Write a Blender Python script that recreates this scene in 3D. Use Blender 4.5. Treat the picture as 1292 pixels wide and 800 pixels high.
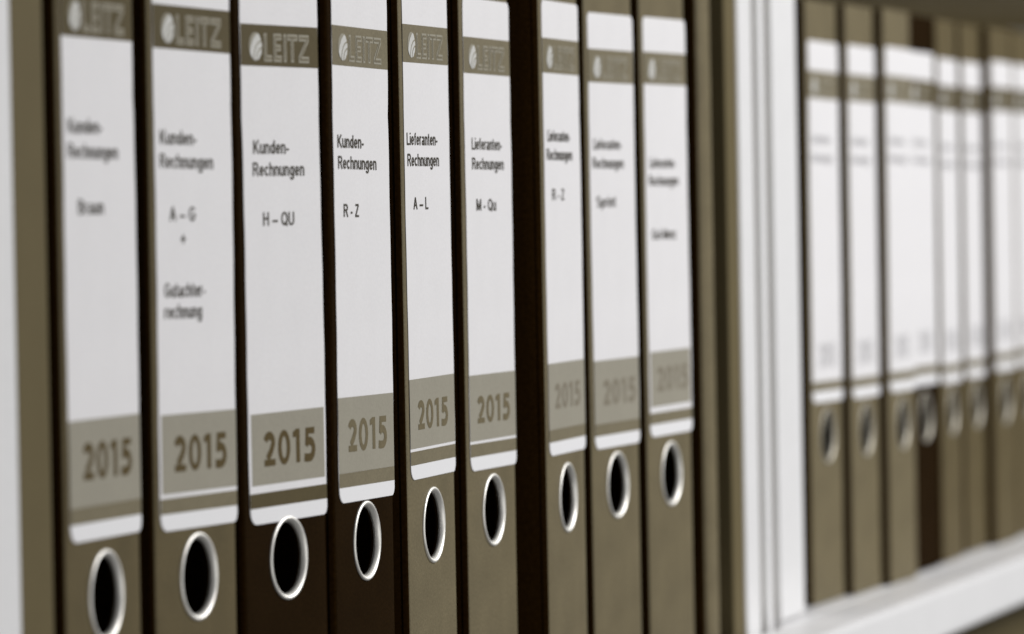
import bpy, bmesh, math, random
from mathutils import Matrix, Vector
random.seed(5)
S = bpy.context.scene
for o in list(bpy.data.objects): bpy.data.objects.remove(o)
MM = 0.001
# ---------------------------------------------------------------- camera
PSI, PITCH, ROLL = math.radians(72.92), math.radians(1.206), math.radians(-1.05)
F = Vector((math.sin(PSI)*math.cos(PITCH), math.cos(PSI)*math.cos(PITCH), -math.sin(PITCH)))
R = Vector((math.cos(PSI), -math.sin(PSI), 0)); U = R.cross(F)
R2 = R*math.cos(ROLL)+U*math.sin(ROLL); U2 = -R*math.sin(ROLL)+U*math.cos(ROLL)
cd = bpy.data.cameras.new('camera'); cam = bpy.data.objects.new('camera', cd); S.collection.objects.link(cam)
M = Matrix((R2, U2, -F)).transposed().to_4x4(); M.translation = Vector((0, -575.83, 207.11))*MM
cam.matrix_world = M
cd.sensor_width = 36; cd.lens = 6004.1/1292*36; cd.clip_end = 50; cd.clip_start = .05
cd.dof.use_dof = True; cd.dof.focus_distance = 1.815; cd.dof.aperture_fstop = 10.8
S.camera = cam
# ---------------------------------------------------------------- light
w = bpy.data.worlds.new('World'); S.world = w; w.use_nodes = True
bg = w.node_tree.nodes['Background']; bg.inputs[0].default_value = (.97, .98, 1.0, 1); bg.inputs[1].default_value = .13
def area(name, loc, target, sx, sy, power, col):
    l = bpy.data.lights.new(name, 'AREA'); l.shape = 'RECTANGLE'; l.size = sx; l.size_y = sy; l.energy = power; l.color = col
    o = bpy.data.objects.new(name, l); S.collection.objects.link(o); o.location = loc
    o.rotation_euler = (Vector(target)-Vector(loc)).to_track_quat('-Z', 'Y').to_euler(); return o
area('window_light', (2.95, -1.8, 1.35), (2.45, 0, .1), 1.1, 1.0, 61, (1, .995, .985))
area('low_fill', (.9, -1.8, -.42), (2.3, 0, .2), .9, .9, 9, (1, .99, .97))  # added fill from below, brightens the shelf underside and ring rims
S.view_settings.view_transform = 'Standard'; S.view_settings.look = 'None'
S.view_settings.exposure = 0; S.view_settings.gamma = 1; S.view_settings.use_curve_mapping = False
S.cycles.max_bounces = 8
# ---------------------------------------------------------------- materials
def mat(name, col, rough=.5, metal=0., var=.06, scale=900., bump=0., bscale=1500., spec=.5, blotch=.0):
    m = bpy.data.materials.new(name); m.use_nodes = True; nt = m.node_tree; N = nt.nodes; L = nt.links
    b = N['Principled BSDF']; b.inputs['Roughness'].default_value = rough; b.inputs['Metallic'].default_value = metal
    b.inputs['Specular IOR Level'].default_value = spec
    tc = N.new('ShaderNodeTexCoord'); n = N.new('ShaderNodeTexNoise'); n.inputs['Scale'].default_value = scale; n.inputs['Detail'].default_value = 4
    L.new(tc.outputs['Object'], n.inputs['Vector'])
    n2 = N.new('ShaderNodeTexNoise'); n2.inputs['Scale'].default_value = 45; n2.inputs['Detail'].default_value = 8
    L.new(tc.outputs['Object'], n2.inputs['Vector'])
    mr = N.new('ShaderNodeMapRange'); mr.inputs[1].default_value = .25; mr.inputs[2].default_value = .75
    mr.inputs[3].default_value = 1-var; mr.inputs[4].default_value = 1+var; L.new(n.outputs[0], mr.inputs[0])
    mr2 = N.new('ShaderNodeMapRange'); mr2.inputs[1].default_value = .25; mr2.inputs[2].default_value = .75
    mr2.inputs[3].default_value = 1-blotch; mr2.inputs[4].default_value = 1+blotch; L.new(n2.outputs[0], mr2.inputs[0])
    mu = N.new('ShaderNodeMath'); mu.operation = 'MULTIPLY'; L.new(mr.outputs[0], mu.inputs[0]); L.new(mr2.outputs[0], mu.inputs[1])
    vm = N.new('ShaderNodeVectorMath'); vm.operation = 'SCALE'; vm.inputs[0].default_value = col
    L.new(mu.outputs[0], vm.inputs['Scale']); L.new(vm.outputs[0], b.inputs['Base Color'])
    if bump:
        bn = N.new('ShaderNodeTexNoise'); bn.inputs['Scale'].default_value = bscale; bn.inputs['Detail'].default_value = 3
        L.new(tc.outputs['Object'], bn.inputs['Vector'])
        bp = N.new('ShaderNodeBump'); bp.inputs['Strength'].default_value = bump; bp.inputs['Distance'].default_value = .0004
        L.new(bn.outputs[0], bp.inputs['Height']); L.new(bp.outputs[0], b.inputs['Normal'])
    return m
M_paper = mat('label_paper', (.735, .722, .732), .6, var=.03, scale=700, bump=.15, blotch=.02, spec=.3)
M_white = mat('label_white_strip', (.80, .795, .81), .5, var=.02, spec=.3)
M_band = mat('print_olive', (.092, .073, .036), .55, var=.12, scale=1100, blotch=.05, spec=.1)
M_band2 = mat('print_olive_light', (.185, .16, .105), .55, var=.16, scale=1100, blotch=.05, spec=.1)
M_year = mat('print_grey', (.305, .285, .232), .55, var=.07, scale=1100, blotch=.03, spec=.1)
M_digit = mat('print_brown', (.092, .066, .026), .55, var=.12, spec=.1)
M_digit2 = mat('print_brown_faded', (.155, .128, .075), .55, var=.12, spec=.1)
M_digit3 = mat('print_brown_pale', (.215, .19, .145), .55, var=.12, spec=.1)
M_pale = mat('print_pale_grey', (.50, .49, .50), .55, spec=.3)
M_ink = mat('print_black', (.05, .042, .028), .5, var=.2, spec=.3)
M_logo = mat('print_logo_light', (.30, .28, .225), .55, var=.12, spec=.1)
M_logod = mat('print_logo_core', (.17, .148, .10), .55, var=.1, spec=.1)
M_logow = mat('print_logo_white', (.54, .535, .51), .55, var=.05, spec=.3)
M_grey = mat('spine_grey_board', (.150, .124, .072), .62, var=.2, scale=850, bump=.35, bscale=1800, blotch=.13, spec=.12)
M_greyd = mat('spine_grey_board_dimmed', (.108, .085, .043), .62, var=.2, scale=850, bump=.35, bscale=1800, blotch=.14, spec=.1)  # darkened grey board: light falloff at the row ends put into its colour
M_black = mat('spine_black_board', (.0160, .0086, .0030), .8, var=.3, scale=850, bump=.4, bscale=1800, blotch=.15, spec=.01)
M_cover = mat('cover_black_paper', (.034, .0165, .0040), .9, var=.3, scale=600, bump=.3, spec=.0)
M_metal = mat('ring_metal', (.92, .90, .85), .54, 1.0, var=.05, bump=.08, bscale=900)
M_metald = mat('ring_metal_dimmed', (.50, .47, .40), .6, 1.0, var=.05)  # ring metal darkened for the far shelf, lamp glints toned down by colour
M_sheet = mat('paper_sheets', (.5, .48, .42), .8)
M_lam = mat('cabinet_white_laminate', (.76, .755, .76), .42, var=.03, scale=500, bump=.12, bscale=700, blotch=.02)
M_lam2 = mat('cabinet_groove_shade', (.24, .22, .165), .5, var=.03, scale=500, blotch=.02)  # groove shading put into the joint strips' darker colour
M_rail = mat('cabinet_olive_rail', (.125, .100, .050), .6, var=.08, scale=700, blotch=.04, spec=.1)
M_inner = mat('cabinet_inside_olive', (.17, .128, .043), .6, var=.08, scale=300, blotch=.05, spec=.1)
# ---------------------------------------------------------------- mesh helpers (millimetres in, metres out)
def link(name, me, m, parent=None):
    o = bpy.data.objects.new(name, me); S.collection.objects.link(o)
    if parent: o.parent = parent
    if m and not me.materials: me.materials.append(m)
    return o
def mesh(name, V, Fc, m=None, smooth=False):
    me = bpy.data.meshes.new(name); me.from_pydata([(a*MM, b*MM, c*MM) for a, b, c in V], [], Fc)
    me.validate()
    bm = bmesh.new(); bm.from_mesh(me); bmesh.ops.remove_doubles(bm, verts=bm.verts, dist=1e-6)
    bmesh.ops.recalc_face_normals(bm, faces=bm.faces); bm.to_mesh(me); bm.free()
    if m: me.materials.append(m)
    if smooth:
        for p in me.polygons: p.use_smooth = True
    return me
def box(name, x0, x1, y0, y1, z0, z1, m, parent=None, bev=0., seg=2, wob=0.):
    bm = bmesh.new(); bmesh.ops.create_cube(bm, size=1)
    for v in bm.verts:
        v.co = Vector(((x0 if v.co.x < 0 else x1), (y0 if v.co.y < 0 else y1), (z0 if v.co.z < 0 else z1)))*MM
    if bev: bmesh.ops.bevel(bm, geom=bm.edges[:], offset=bev*MM, segments=seg, affect='EDGES', profile=.5)
    me = bpy.data.meshes.new(name); bm.to_mesh(me); bm.free(); me.materials.append(m)
    return link(name, me, None, parent)
def tag(o, label, cat, group=None):
    o['label'] = label; o['category'] = cat
    if group: o['group'] = group
def empty(name, loc, rot=(0, 0, 0)):
    o = bpy.data.objects.new(name, None); S.collection.objects.link(o); o.empty_display_size = .02
    o.location = Vector(loc)*MM; o.rotation_euler = rot; return o
# flat print lies in the label's plane: local x = across, z = up, y = out (negative)
def flat(polys, y):
    V, Fc = [], []
    for p in polys:
        Fc.append(list(range(len(V), len(V)+len(p)))); V += [(a, y, b) for a, b in p]
    return V, Fc
def flatmesh(name, polys, y, m):
    me = bpy.data.meshes.new(name); V, Fc = flat(polys, y)
    me.from_pydata([(a*MM, b*MM, c*MM) for a, b, c in V], [], Fc)
    bm = bmesh.new(); bm.from_mesh(me)
    for f in bm.faces:
        f.normal_update()
        if f.normal.y > 0: f.normal_flip()
    bm.to_mesh(me); bm.free(); me.materials.append(m); return me
# ---------------------------------------------------------------- binder meshes
W2, SX, H, RZ = 32.8, -.9, 318., 87.61
def spine_mesh(m, w2=W2, hole=True, th=2.4, r=1.3, bow=.06):
    V, Fc = [], []
    def yf(x):      # front surface: softly rounded long edges, hardly bowed in the middle
        ax = abs(x); y = -bow*(1-(x/w2)**2)
        if ax > w2-r: y += r-math.sqrt(max(0, r*r-(ax-(w2-r))**2))
        return y
    sh = SX if hole else 0
    xs = [-w2, -w2+.1, -w2+.35, -w2+.7, -w2+r] + [(-w2+r)+(2*(w2-r))*i/8 for i in range(1, 8)] + [w2-r, w2-.7, w2-.35, w2-.1, w2]
    hr, a = 13.6, 16.5
    zs = [0, 3, 30, RZ-a, RZ+a, 150, 200, 250, 300, H-3, H] if hole else [0, 3, 60, 150, 250, H-3, H]
    xm = sorted(set([x for x in xs if abs(x+sh) > a+1] + ([-a-sh, a-sh] if hole else [x for x in xs if abs(x) <= a+1])))
    for front in (1, 0):
        def P(x, z): V.append((x, yf(x) if front else th+.3, z)); return len(V)-1
        for i in range(len(xm)-1):
            for j in range(len(zs)-1):
                x0, x1, z0, z1 = xm[i], xm[i+1], zs[j], zs[j+1]
                if hole and abs(x0+a+sh) < 1e-6 and abs(z0-(RZ-a)) < .01:
                    n = 64
                    for k in range(n):
                        q = []
                        for t, sc in ((k, 0), (k+1, 0), (k+1, 1), (k, 1)):
                            an = 2*math.pi*t/n; c, s = math.cos(an), math.sin(an)
                            rr = hr if sc == 0 else a/max(abs(c), abs(s))
                            q.append(P(rr*c-sh, RZ+rr*s))
                        Fc.append(q)
                else: Fc.append([P(x0, z0), P(x1, z0), P(x1, z1), P(x0, z1)])
    def side(a0, a1): # wall strips
        i = len(V); V.extend([a0, a1, (a1[0], th+.3, a1[2]), (a0[0], th+.3, a0[2])]); Fc.append([i, i+1, i+2, i+3])
    for sx in (-1, 1):
        for j in range(len(zs)-1): side((sx*w2, yf(w2), zs[j]), (sx*w2, yf(w2), zs[j+1]))
    for z in (0, H):
        for i in range(len(xm)-1): side((xm[i], yf(xm[i]), z), (xm[i+1], yf(xm[i+1]), z))
    if hole:
        for k in range(64):
            p = [(hr*math.cos(2*math.pi*t/64)-sh, RZ+hr*math.sin(2*math.pi*t/64)) for t in (k, k+1)]
            side((p[0][0], yf(p[0][0]), p[0][1]), (p[1][0], yf(p[1][0]), p[1][1]))
    V = [(vx+sh, vy, vz) for vx, vy, vz in V]
    me = mesh('spine', V, Fc, m, True)
    me.materials.append(M_cover)
    for pl in me.polygons:
        c = pl.center
        if abs(pl.normal.x) > .8 or (hole and pl.normal.y > -.3 and abs(math.hypot(c.x, c.z-RZ*MM)-13.6*MM) < .0003): pl.material_index = 1
    try: me.set_sharp_from_angle(angle=math.radians(40))
    except Exception: pass
    return me
def ring_mesh():
    prof = [(14.6, .7), (14.85, 0), (14.87, -.35), (14.7, -.65), (14.4, -.85), (14.0, -.85), (13.6, -.62), (13.2, -.1), (12.9, .6), (12.7, 1.5), (13.2, 1.9)]
    n = 72; V = []; Fc = []
    for k in range(n):
        c, s = math.cos(2*math.pi*k/n), math.sin(2*math.pi*k/n)
        for r, y in prof: V.append((r*c, y-.08, RZ+r*s))
    p = len(prof)
    for k in range(n):
        for i in range(p-1): Fc.append([k*p+i, k*p+i+1, ((k+1) % n)*p+i+1, ((k+1) % n)*p+i])
    return mesh('finger_ring', V, Fc, M_metal, True)
def cover_mesh(sx, w2=W2, y0=3.1):
    off = SX if w2 == W2 else 0
    x0, x1 = (off+sx*(w2-2.3), off+sx*(w2-.1)); xa, xb = min(x0, x1), max(x0, x1)
    bm = bmesh.new(); bmesh.ops.create_cube(bm, size=1)
    for v in bm.verts: v.co = Vector(((xa if v.co.x < 0 else xb), (y0 if v.co.y < 0 else 288), (0.2 if v.co.z < 0 else H-.2)))*MM
    bmesh.ops.bevel(bm, geom=bm.edges[:], offset=.0006, segments=2, affect='EDGES')
    me = bpy.data.meshes.new('cover'); bm.to_mesh(me); bm.free(); me.materials.append(M_cover); return me
SP = {'grey': spine_mesh(M_grey), 'dimmed': spine_mesh(M_greyd), 'black': spine_mesh(M_black)}
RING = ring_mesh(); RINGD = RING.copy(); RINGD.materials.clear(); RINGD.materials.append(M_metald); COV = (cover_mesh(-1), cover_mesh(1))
def sheets_mesh(w2, n=9):       # block of punched pages standing inside
    V, Fc = [], []
    for i in range(n):
        x0 = -w2+2*w2*i/n; x1 = x0+2*w2/n*.8; zt = 300+random.uniform(-2, 1); y0 = 70+random.uniform(0, 3)
        b = len(V)
        V += [(x, y, z) for x in (x0, x1) for y in (y0, 280) for z in (1, zt)]
        Fc += [[b, b+1, b+3, b+2], [b+4, b+6, b+7, b+5], [b, b+4, b+5, b+1], [b+2, b+3, b+7, b+6], [b, b+2, b+6, b+4], [b+1, b+5, b+7, b+3]]
    return mesh('paper_block', V, Fc, M_sheet)
SHEETS = sheets_mesh(30)
# ---------------------------------------------------------------- label: rounded outline with slightly wavering edges
LW, LH, LX = 62., 191., 1.43
def label_mesh(seed):
    rnd = random.Random(seed); r = 3.; pts = []
    ph = [rnd.uniform(0, 6.28) for _ in range(6)]
    def wob(z, side): return .22*math.sin(z*.045+ph[side])+.10*math.sin(z*.21+ph[side+2])-(.5 if side and seed % 3 == 0 else .2)*math.exp(-((z-143)/4.5)**2)
    for cx, cz, a0 in ((LW-r, r, -90), (LW-r, LH-r, 0), (r, LH-r, 90), (5., 5., 180)):
        r = 5. if a0 == 180 else 3.
        for k in range(7):
            a = math.radians(a0+90*k/6); pts.append((cx+r*math.cos(a), cz+r*math.sin(a)))
        if a0 == -90: pts += [(LW+wob(z, 1), z) for z in range(8, 184, 5)]
        if a0 == 90: pts += [(wob(z, 0), z) for z in range(183, 7, -5)]
    n = len(pts); V = [(a, -.18, b) for a, b in pts]+[(a, 0, b) for a, b in pts]
    Fc = [list(range(n)), list(range(2*n-1, n-1, -1))]+[[i, (i+1) % n, n+(i+1) % n, n+i] for i in range(n)]
    return mesh('label', V, Fc, M_paper)
Y1, Y2, Y3 = -.26, -.35, -.44
def rect(x0, x1, z0, z1): return [(x0, z0), (x1, z0), (x1, z1), (x0, z1)]
def wavy(x0, x1, z0, z1): # band following the label's side edges closely
    return rect(x0, x1, z0, z1)
BAND = flatmesh('header_band', [rect(.02, 61.9, 160.6, 175.2)], Y1, M_band)
BAND2 = flatmesh('header_band', [rect(.02, 61.9, 160.6, 175.2)], Y1, M_band2)
STRIPE = flatmesh('lower_band', [rect(.05, 61.9, 5.7, 10.9)], Y1, M_band2)
STRIPED = flatmesh('lower_band', [rect(.05, 61.9, 5.7, 10.9)], Y1, M_band)
EDGE = flatmesh('lower_strip', [[(59, .1), (60.6, .7), (61.6, 2), (61.9, 3), (61.9, 5.6), (.1, 5.6), (.12, 4.9), (.6, 3.0), (1.6, 1.5), (3.1, .5), (5., .1)]], Y1, M_white)
YEAR = {0: flatmesh('year_panel', [rect(.05, 61.9, 10.95, 38.7)], Y1, M_year),
        1: flatmesh('year_panel', [rect(1.5, 61.9, 12.3, 38.7)], Y1, M_year),
        2: flatmesh('year_panel', [rect(.05, 61.9, 12.0, 38.7)], Y1, M_year),
        3: flatmesh('year_panel', [rect(1.8, 60.6, 13.6, 38.7)], Y1, M_year)}
def ribbon(pts, t):     # flat stroke of thickness t along a path
    L_, R_ = [], []
    for i, (x, z) in enumerate(pts):
        a = pts[max(i-1, 0)]; b = pts[min(i+1, len(pts)-1)]; dx, dz = b[0]-a[0], b[1]-a[1]; l = math.hypot(dx, dz) or 1
        nx, nz = -dz/l*t/2, dx/l*t/2; L_.append((x+nx, z+nz)); R_.append((x-nx, z-nz))
    return [[L_[i], R_[i], R_[i+1], L_[i+1]] for i in range(len(pts)-1)]
def arc(cx, cz, rx, rz, a0, a1, n=14): return [(cx+rx*math.cos(math.radians(a0+(a1-a0)*i/n)), cz+rz*math.sin(math.radians(a0+(a1-a0)*i/n))) for i in range(n+1)]
def year_polys():       # 2015 drawn as heavy narrow numerals in a 42 x 12 mm field
    t = 2.95; P = []
    top = arc(4.5, 8.3, 3.15, 2.4, 165, -25)                            # 2
    P += ribbon(top+[(6.0, 5.4), (2.9, 2.5)], t); P.append(rect(.4, 9.2, 0, 2.35))
    o = arc(16.4, 6, 4.9, 6.15, 0, 360, 40); i_ = arc(16.4, 6, 2.1, 3.9, 0, 360, 40)   # 0
    P += [[o[k], o[k+1], i_[k+1], i_[k]] for k in range(40)]
    P.append(rect(26.2, 29.2, 0, 12)); P.append([(26.2, 12), (26.2, 9.3), (23.6, 9.0), (23.6, 11.0)])          # 1
    P.append(rect(34.2, 41.4, 9.7, 12)); P.append([(34.2, 12), (36.6, 12), (36.2, 5.6), (33.6, 5.6)])            # 5
    P += ribbon([(34.4, 6.2)]+arc(37.0, 4.2, 3.5, 3.0, 110, -95)+[(34.8, 1.25), (32.9, 1.5)], t)
    return P
YP = year_polys()
def year_mesh(u0, u1, z0, z1, m=None):
    me = flatmesh('year_lettering', [[(u0+(x-.4)/41*(u1-u0), z0+z/12*(z1-z0)) for x, z in p] for p in YP], Y2, m or M_digit)
    for k, v in enumerate(me.vertices): v.co.y -= (k//4 % 7)*3e-6
    return me
def logo():
    cx, cz, r = 11.4, 167.4, 5.0
    disc = flatmesh('logo_disc', [[(cx+r*math.cos(2*math.pi*k/40), cz+r*math.sin(2*math.pi*k/40)) for k in range(40)]], Y2, M_logo)
    q = []
    for r0, r1 in ((.42, .78), (.92, 1.26), (1.40, 1.98)):
        for k in range(60):
            an = [math.radians(78+130*(k+d)/60) for d in (0, 1)]
            quad = [(.98+rr*math.cos(a), -.95+rr*math.sin(a)) for rr, a in ((r0, an[0]), (r1, an[0]), (r1, an[1]), (r0, an[1]))]
            if all(x*x+z*z <= 1.0 for x, z in quad) and quad[0][1] < .55: q.append([(cx+r*x, cz+r*z) for x, z in quad])
            else:
                c2 = [(x/max(1, math.hypot(x, z)), z/max(1, math.hypot(x, z))) for x, z in quad]
                if sum(x*x+z*z <= 1 for x, z in quad) >= 2 and quad[0][1] < .55: q.append([(cx+r*x, cz+r*z) for x, z in c2])
    shell = flatmesh('logo_stripes', q, Y3, M_logow)
    z0, z1 = 162.3, 172.2
    def letters(t, s):
        P = []; k = t/2; b, tp = z0+1.1, z1-1.1; md = (b+tp)/2
        def v(x, za=z0+s, zb=z1-s): P.append(rect(x-k, x+k, za, zb))
        def hz(x0, x1, z): P.append(rect(x0, x1-s, z-k, z+k))
        v(19.2); hz(19.2+k, 24.3, b)
        v(26.9); hz(26.9+k, 32.2, b); hz(26.9+k, 32.2, tp); hz(26.9+k, 31.6, md)
        v(35.0)
        v(40.9, zb=tp-k); hz(37.0+s, 45.2, tp)
        hz(46.2+s, 54.4, tp); hz(46.0+s, 54.4, b); P.append([(47.2-k, b+k), (47.2+k*1.5, b+k), (53.2+k, tp-k), (53.2-k*1.5, tp-k)])
        return P
    return disc, shell, flatmesh('brand_lettering', letters(2.3, 0), Y2, M_logo), flatmesh('brand_lettering_core', letters(.8, .7), Y3, M_logod)
LOGO = logo()
# plain sans lettering drawn as strokes; cap height 1, x-height .73
def A_(cx, cz, rx, rz, a0, a1): return arc(cx, cz, rx, rz, a0, a1, 12)
h, X = .075, .73; xm_ = X/2; bw = .25; bz = X/2-h
G = {
 'K': (.72, [[(h, 0), (h, 1)], [(.66, 1), (.12, .38)], [(.27, .56), (.70, 0)]]),
 'R': (.74, [[(h, 0), (h, 1)], [(h, 1-h), (.42, 1-h)]+A_(.42, .72, .22, 1-h-.72, 90, -90)+[(h, .515)], [(.42, .5), (.70, 0)]]),
 'L': (.58, [[(h, 0), (h, 1)], [(h, h), (.58, h)]]),
 'H': (.74, [[(h, 0), (h, 1)], [(.665, 0), (.665, 1)], [(h, .53), (.665, .53)]]),
 'Q': (.84, [A_(.42, .5, .345, .44, 0, 360), [(.50, .26), (.80, -.03)]]),
 'U': (.74, [[(h, 1), (h, .36)]+A_(.37, .36, .295, .30, 180, 360)+[(.665, 1)]]),
 'Z': (.66, [[(.06, 1-h), (.60, 1-h)], [(.58, .92), (.07, .08)], [(.02, h), (.64, h)]]),
 'A': (.76, [[(.06, 0), (.38, .98)], [(.38, .98), (.70, 0)], [(.17, .34), (.59, .34)]]),
 'G': (.80, [A_(.42, .5, .345, .44, 40, 350)[0:]+[(.735, .46), (.44, .46)]]),
 'M': (.86, [[(h, 0), (h, 1)], [(.785, 0), (.785, 1)], [(.10, .96), (.43, .06)], [(.43, .06), (.76, .96)]]),
 'S': (.70, [A_(.35, .72, .27, .215, 30, 270)+A_(.35, .285, .28, .215, 90, -150)]),
 'B': (.72, [[(h, 0), (h, 1)], [(h, 1-h), (.38, 1-h)]+A_(.38, .73, .2, .195, 90, -90)+[(h, .535)], [(.38, .52)]+A_(.40, .295, .24, .22, 90, -90)+[(h, h)]]),
 'u': (.56, [[(h, X), (h, .25)]+A_(.28, .25, .205, .175, 180, 350), [(.485, X), (.485, 0)]]),
 'n': (.56, [[(h, 0), (h, X)], A_(.28, X-.25, .205, .175, 170, 0)+[(.485, 0)]]),
 'h': (.56, [[(h, 0), (h, 1)], A_(.28, X-.25, .205, .175, 170, 0)+[(.485, 0)]]),
 'd': (.58, [A_(.28, xm_, .205, bz, 0, 360), [(.505, 0), (.505, 1)]]),
 'g': (.58, [A_(.28, xm_, .205, bz, 0, 360), [(.505, X), (.505, -.05)]+A_(.29, -.03, .215, .18, 0, -165)]),
 'p': (.58, [A_(.30, xm_, .205, bz, 0, 360), [(h, X), (h, -.27)]]),
 'e': (.58, [[(.1, .36), (.50, .36)]+A_(.29, xm_, .215, bz, 5, 325)]),
 'c': (.53, [A_(.28, xm_, .21, bz, 40, 320)]),
 'a': (.57, [A_(.26, .52, .19, .135, 150, 0)+[(.455, .1), (.51, .0)], A_(.25, .215, .18, .14, 35, 330)]),
 'r': (.37, [[(h, 0), (h, X)], A_(.30, X-.29, .225, .22, 170, 75)]),
 't': (.33, [[(.16, .94), (.16, .2)]+A_(.28, .19, .12, .12, 180, 285), [(.0, X-.06), (.31, X-.06)]]),
 'f': (.34, [[(.16, 0), (.16, .8)]+A_(.28, .81, .12, .12, 180, 75), [(.0, X-.06), (.32, X-.06)]]),
 'i': (.15, [[(h, 0), (h, X)], [(h, .86), (h, 1)]]),
 'z': (.52, [[(.03, X-.07), (.48, X-.07)], [(.45, .64), (.06, .08)], [(.01, .07), (.51, .07)]]),
 '-': (.30, [[(0, .33), (.30, .33)]]), '–': (.70, [[(0, .33), (.70, .33)]]),
 '+': (.60, [[(.3, .1), (.3, .72)], [(0, .41), (.6, .41)]]), ' ': (.22, [])}
def text_mesh(txt, u0, u1, z0, cap=4.8, m=None, t=.158):
    x = 0.; P = []
    for ch in txt:
        wd, st = G[ch]
        for q in st: P += [[(x+a, b) for a, b in f] for f in ribbon(q, t)]
        x += wd+.135
    x0 = min(a for f in P for a, b in f); x1 = max(a for f in P for a, b in f)
    me = flatmesh('lettering', [[(u0+(a-x0)/(x1-x0)*(u1-u0), z0+b*cap) for a, b in f] for f in P], Y2, m or M_ink)
    for k, v in enumerate(me.vertices): v.co.y -= (k//4 % 7)*2e-6
    return me
# ---------------------------------------------------------------- cabinets
cabL = empty('cabinet', (1325, 0, -60))
tag(cabL, 'near white office cabinet compartment holding the nine large labelled binders in focus', 'cabinet')
cabR = empty('cabinet', (2317, 0, -60))
tag(cabR, 'far white cabinet at the right whose lit bottom shelf board carries the blurred binders', 'cabinet')
def cb(cab, name, x0, x1, y0, y1, z0, z1, m, bev=.8):
    o = box(name, x0, x1, y0, y1, z0, z1, m, cab, bev)
    o.location = -cab.location; return o
cb(cabL, 'side_panel', 1310, 1353, -1, 420, -200, 420, M_lam, 1.5)
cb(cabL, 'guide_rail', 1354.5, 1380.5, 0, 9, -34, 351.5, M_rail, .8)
cb(cabL, 'shelf_board', 1353.2, 2253.3, 8, 416, -35, -.6, M_lam)
cb(cabL, 'shelf_board', 1353.2, 2253.3, 10, 416, 352, 374, M_lam)
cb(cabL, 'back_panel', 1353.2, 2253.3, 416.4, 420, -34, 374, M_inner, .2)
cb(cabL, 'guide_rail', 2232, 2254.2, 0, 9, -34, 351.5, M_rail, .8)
cb(cabL, 'side_panel', 2254.5, 2282.5, -1, 420, -200, 420, M_lam, 1.5)
cb(cabL, 'joint_strip', 2282.7, 2295.8, 6, 60, -200, 420, M_lam2, .3)
cb(cabL, 'cover_strip', 2296, 2308.5, -1, 60, -200, 420, M_lam, 2.5)
cb(cabL, 'joint_strip', 2308.7, 2322.8, 7, 60, -200, 420, M_lam2, .3)
cb(cabR, 'side_panel', 2323, 2375, -1, 420, .3, 420, M_lam, 2.2)
cb(cabR, 'front_lip', 2150, 3900, -36, -2.6, -28, -.4, M_lam, 2.6)
cb(cabR, 'shelf_board', 2317, 3900, -2.4, 416, -27.5, -.5, M_lam, .3)
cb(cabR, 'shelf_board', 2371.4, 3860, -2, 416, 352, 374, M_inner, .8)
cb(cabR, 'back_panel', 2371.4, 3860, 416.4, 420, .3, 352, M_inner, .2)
cb(cabR, 'side_panel', 3860.4, 3900, -2, 420, .3, 420, M_lam, 1.5)
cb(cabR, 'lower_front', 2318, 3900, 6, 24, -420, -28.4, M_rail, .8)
o = box('wall', -500, 5000, 440, 520, -900, 1600, mat('wall_paint', (.5, .49, .46), .8, blotch=.04)); o['kind'] = 'structure'
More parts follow.
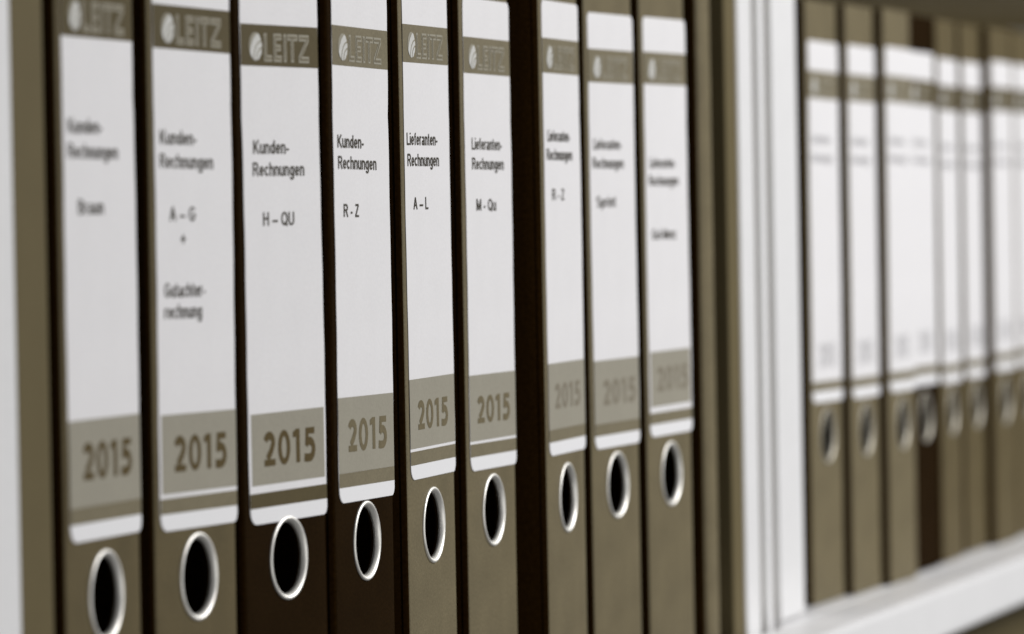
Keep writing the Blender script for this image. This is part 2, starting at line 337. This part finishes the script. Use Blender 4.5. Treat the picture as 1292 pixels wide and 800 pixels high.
# ---------------------------------------------------------------- binders
# x, y, yaw, lean, label offset, spine, year-panel kind, header mesh, year field, texts
A = 'Lieferanten-'; K = 'Kunden-'; Rn = 'Rechnungen'
near = [
 (1422.87, .01, .47, .12, 1.04, 'dimmed', 0, (11.9, 53.5, 19.4, 31.2), [(K, 4.2, 33.5, 129.9), (Rn, 3.8, 47, 121.9), ('Braun', 11.6, 33.5, 104.1)],
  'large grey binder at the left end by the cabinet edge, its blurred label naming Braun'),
 (1499.11, -2.55, -3.74, .47, -.94, 'dimmed', 1, (11.7, 53.1, 19.4, 31.3), [(K, 4.1, 33.1, 128.7), (Rn, 3.8, 46.4, 120.8), ('A – G', 10.9, 31.5, 103.2), ('+', 19.4, 23.2, 95.2), ('Gutachter-', 5.9, 38.2, 77.7), ('rechnung', 5.6, 35.3, 70.6)],
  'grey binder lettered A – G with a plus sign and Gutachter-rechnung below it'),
 (1587.44, -3.47, -6.23, -.24, -4.2, 'black', 3, (11.7, 52.4, 20.0, 32.0), [(K, 8.2, 36.4, 129.8), (Rn, 7.5, 48.6, 122.0), ('H – QU', 14.8, 39.6, 104.5)],
  'black binder lettered Kunden-Rechnungen H – QU, its low label touched by the metal ring'),
 (1671.24, -3.86, -.45, .39, -2.3, 'black', 0, (10.8, 53.2, 18.5, 30.4), [(K, 4.1, 33, 130.4), (Rn, 4.5, 47, 122.6), ('R - Z', 9.7, 26.4, 105)],
  'black binder in sharp focus lettered Kunden-Rechnungen R - Z, lowest dark spine in the row'),
 (1761.28, -1.0, 1.76, -.24, 1.41, 'grey', 2, (10.8, 51.5, 19, 30.2), [(A, 2.9, 44.9, 128.8), (Rn, 3.4, 46.5, 120.7), ('A – L', 10.3, 30.4, 104.0)],
  'grey binder lettered Lieferanten-Rechnungen A – L, directly right of the black binders'),
 (1853.24, 3.27, -.23, .09, -.48, 'grey', 2, (10.1, 53.1, 19, 30), [(A, 8.8, 48.9, 129.8), (Rn, 8.8, 51.1, 121.8), ('M - Qu', 13.6, 39.8, 105.1)],
  'grey binder lettered Lieferanten-Rechnungen M - Qu, left of the widest dark gap'),
 (1935.09, -4.38, 2.2, -.16, 1.39, 'grey', 0, (10.8, 53.3, 19.4, 30), [(A, 5.9, 43.9, 131.9), (Rn, 4.0, 47.5, 124.0), ('R - Z', 12.1, 32.4, 107.2)],
  'narrow looking grey binder lettered Lieferanten R - Z, right of the widest dark gap'),
 (2024.16, -1.19, -2.77, -.21, -.49, 'grey', 0, (12.3, 56.0, 18.9, 30.0), [(A, 5.0, 43.2, 131.2), (Rn, 3.4, 46, 122.9), ('Sprint', 7.8, 33.9, 105.9)],
  'slightly blurred grey binder whose label reads Sprint under Lieferanten-Rechnungen'),
 (2111.74, -2.2, -2.9, -.31, .53, 'grey', 3, (11.5, 55.5, 20.4, 31.6), [(A, 6.2, 43.6, 122.4), (Rn, 4.6, 47.8, 114.3), ('Gut-Menz', 7.7, 42.7, 89.8)],
  'last labelled grey binder of the near cabinet, its lettering set lower than its neighbours'),
]
far = [
 (2464.71, 7.46, -1.44, .34, .68, 'grey', 'first blurred grey binder of the far shelf, beside the white cabinet side panel'),
 (2534.03, 2.18, -.67, .13, .27, 'grey', 'second blurred grey binder of the far shelf, between two dark gaps'),
 (2600.24, -3.52, -.63, .35, .9, 'grey', 'blurred grey binder on the far shelf touching the left side of the black one'),
 (2683.82, 1.28, -.95, .37, .99, 'black', 'only black binder on the far shelf, blurred with a bright metal ring'),
 (2764.17, 2.42, 1.39, .16, -.78, 'grey', 'blurred grey binder on the far shelf just right of the black one'),
 (2848.88, 4.9, .03, .30, -.78, 'grey', 'blurred grey binder, second right of the black one, left of a dark gap'),
 (2908.8, -1.14, -.49, .1, 1.29, 'grey', 'very blurred grey binder, second from the right edge on the far shelf'),
 (2997.15, 1.78, -.46, .1, 1.48, 'grey', 'very blurred grey binder cut off by the right edge of the photo'),
]
LBZ = 105.14
def binder(i, x, y, yaw, lean, dz, kind, label, group):
    l = math.radians(lean)
    t = empty('lever_arch_binder', (x, y, abs(math.sin(l))*W2), (0, l, math.radians(yaw)))
    tag(t, label, 'binder', group)
    link('spine', SP[kind], None, t); link('cover', COV[0], None, t); link('cover', COV[1], None, t)
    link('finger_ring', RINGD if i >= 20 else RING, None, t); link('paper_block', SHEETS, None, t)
    lb = link('label', label_mesh(i*7+3), None, t); lb.location = Vector((LX-31, -.14, LBZ+dz))*MM
    return t, lb
for i, (x, y, yaw, lean, dz, kind, yk, yf, texts, label) in enumerate(near):
    t, lb = binder(i, x, y, yaw, lean, dz, kind, label, 'labelled binders in the near cabinet')
    link('header_band', BAND2 if i in (3, 4, 5, 6, 7, 8) else BAND, None, lb)
    for me in LOGO: link(me.name.split('.')[0], me, None, lb)
    link('year_panel', YEAR[yk], None, lb); link('lower_band', STRIPED if i == 2 else STRIPE, None, lb); link('lower_strip', EDGE, None, lb)
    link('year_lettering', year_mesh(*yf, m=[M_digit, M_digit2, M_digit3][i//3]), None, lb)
    for tx, u0, u1, z0 in texts: link('lettering', text_mesh(tx, u0, u1, z0), None, lb)
TL = [text_mesh(A, 6, 44, 137, m=M_pale), text_mesh(Rn, 5, 48, 127, m=M_pale)]
YL = year_mesh(14.5, 47, 18.5, 31, M_pale)
for i, (x, y, yaw, lean, dz, kind, label) in enumerate(far):
    t, lb = binder(i+20, x, y, yaw, lean, dz, 'dimmed' if i > 3 else kind, label, 'blurred binders on the far shelf')
    link('header_band', BAND2 if i < 3 else BAND, None, lb)  # farther binders take the darker band print, carrying the painted falloff
    for me in LOGO: link(me.name.split('.')[0], me, None, lb)
    link('lower_band', STRIPE, None, lb); link('lower_strip', EDGE, None, lb); link('year_lettering', YL, None, lb)
    for me in TL: link('lettering', me, None, lb)
# narrow plain folder before the side panel
nf = empty('narrow_folder', (2198, 1.0, 0)); tag(nf, 'narrow plain grey folder without label between the last near binder and the cabinet side', 'folder')
link('spine', spine_mesh(M_grey, 11.5, False, 4.2, 3.8, .8), None, nf)
for s in (-1, 1):
    link('cover', cover_mesh(s, 11.5, 4.8), None, nf)
link('paper_block', sheets_mesh(8, 4), None, nf)
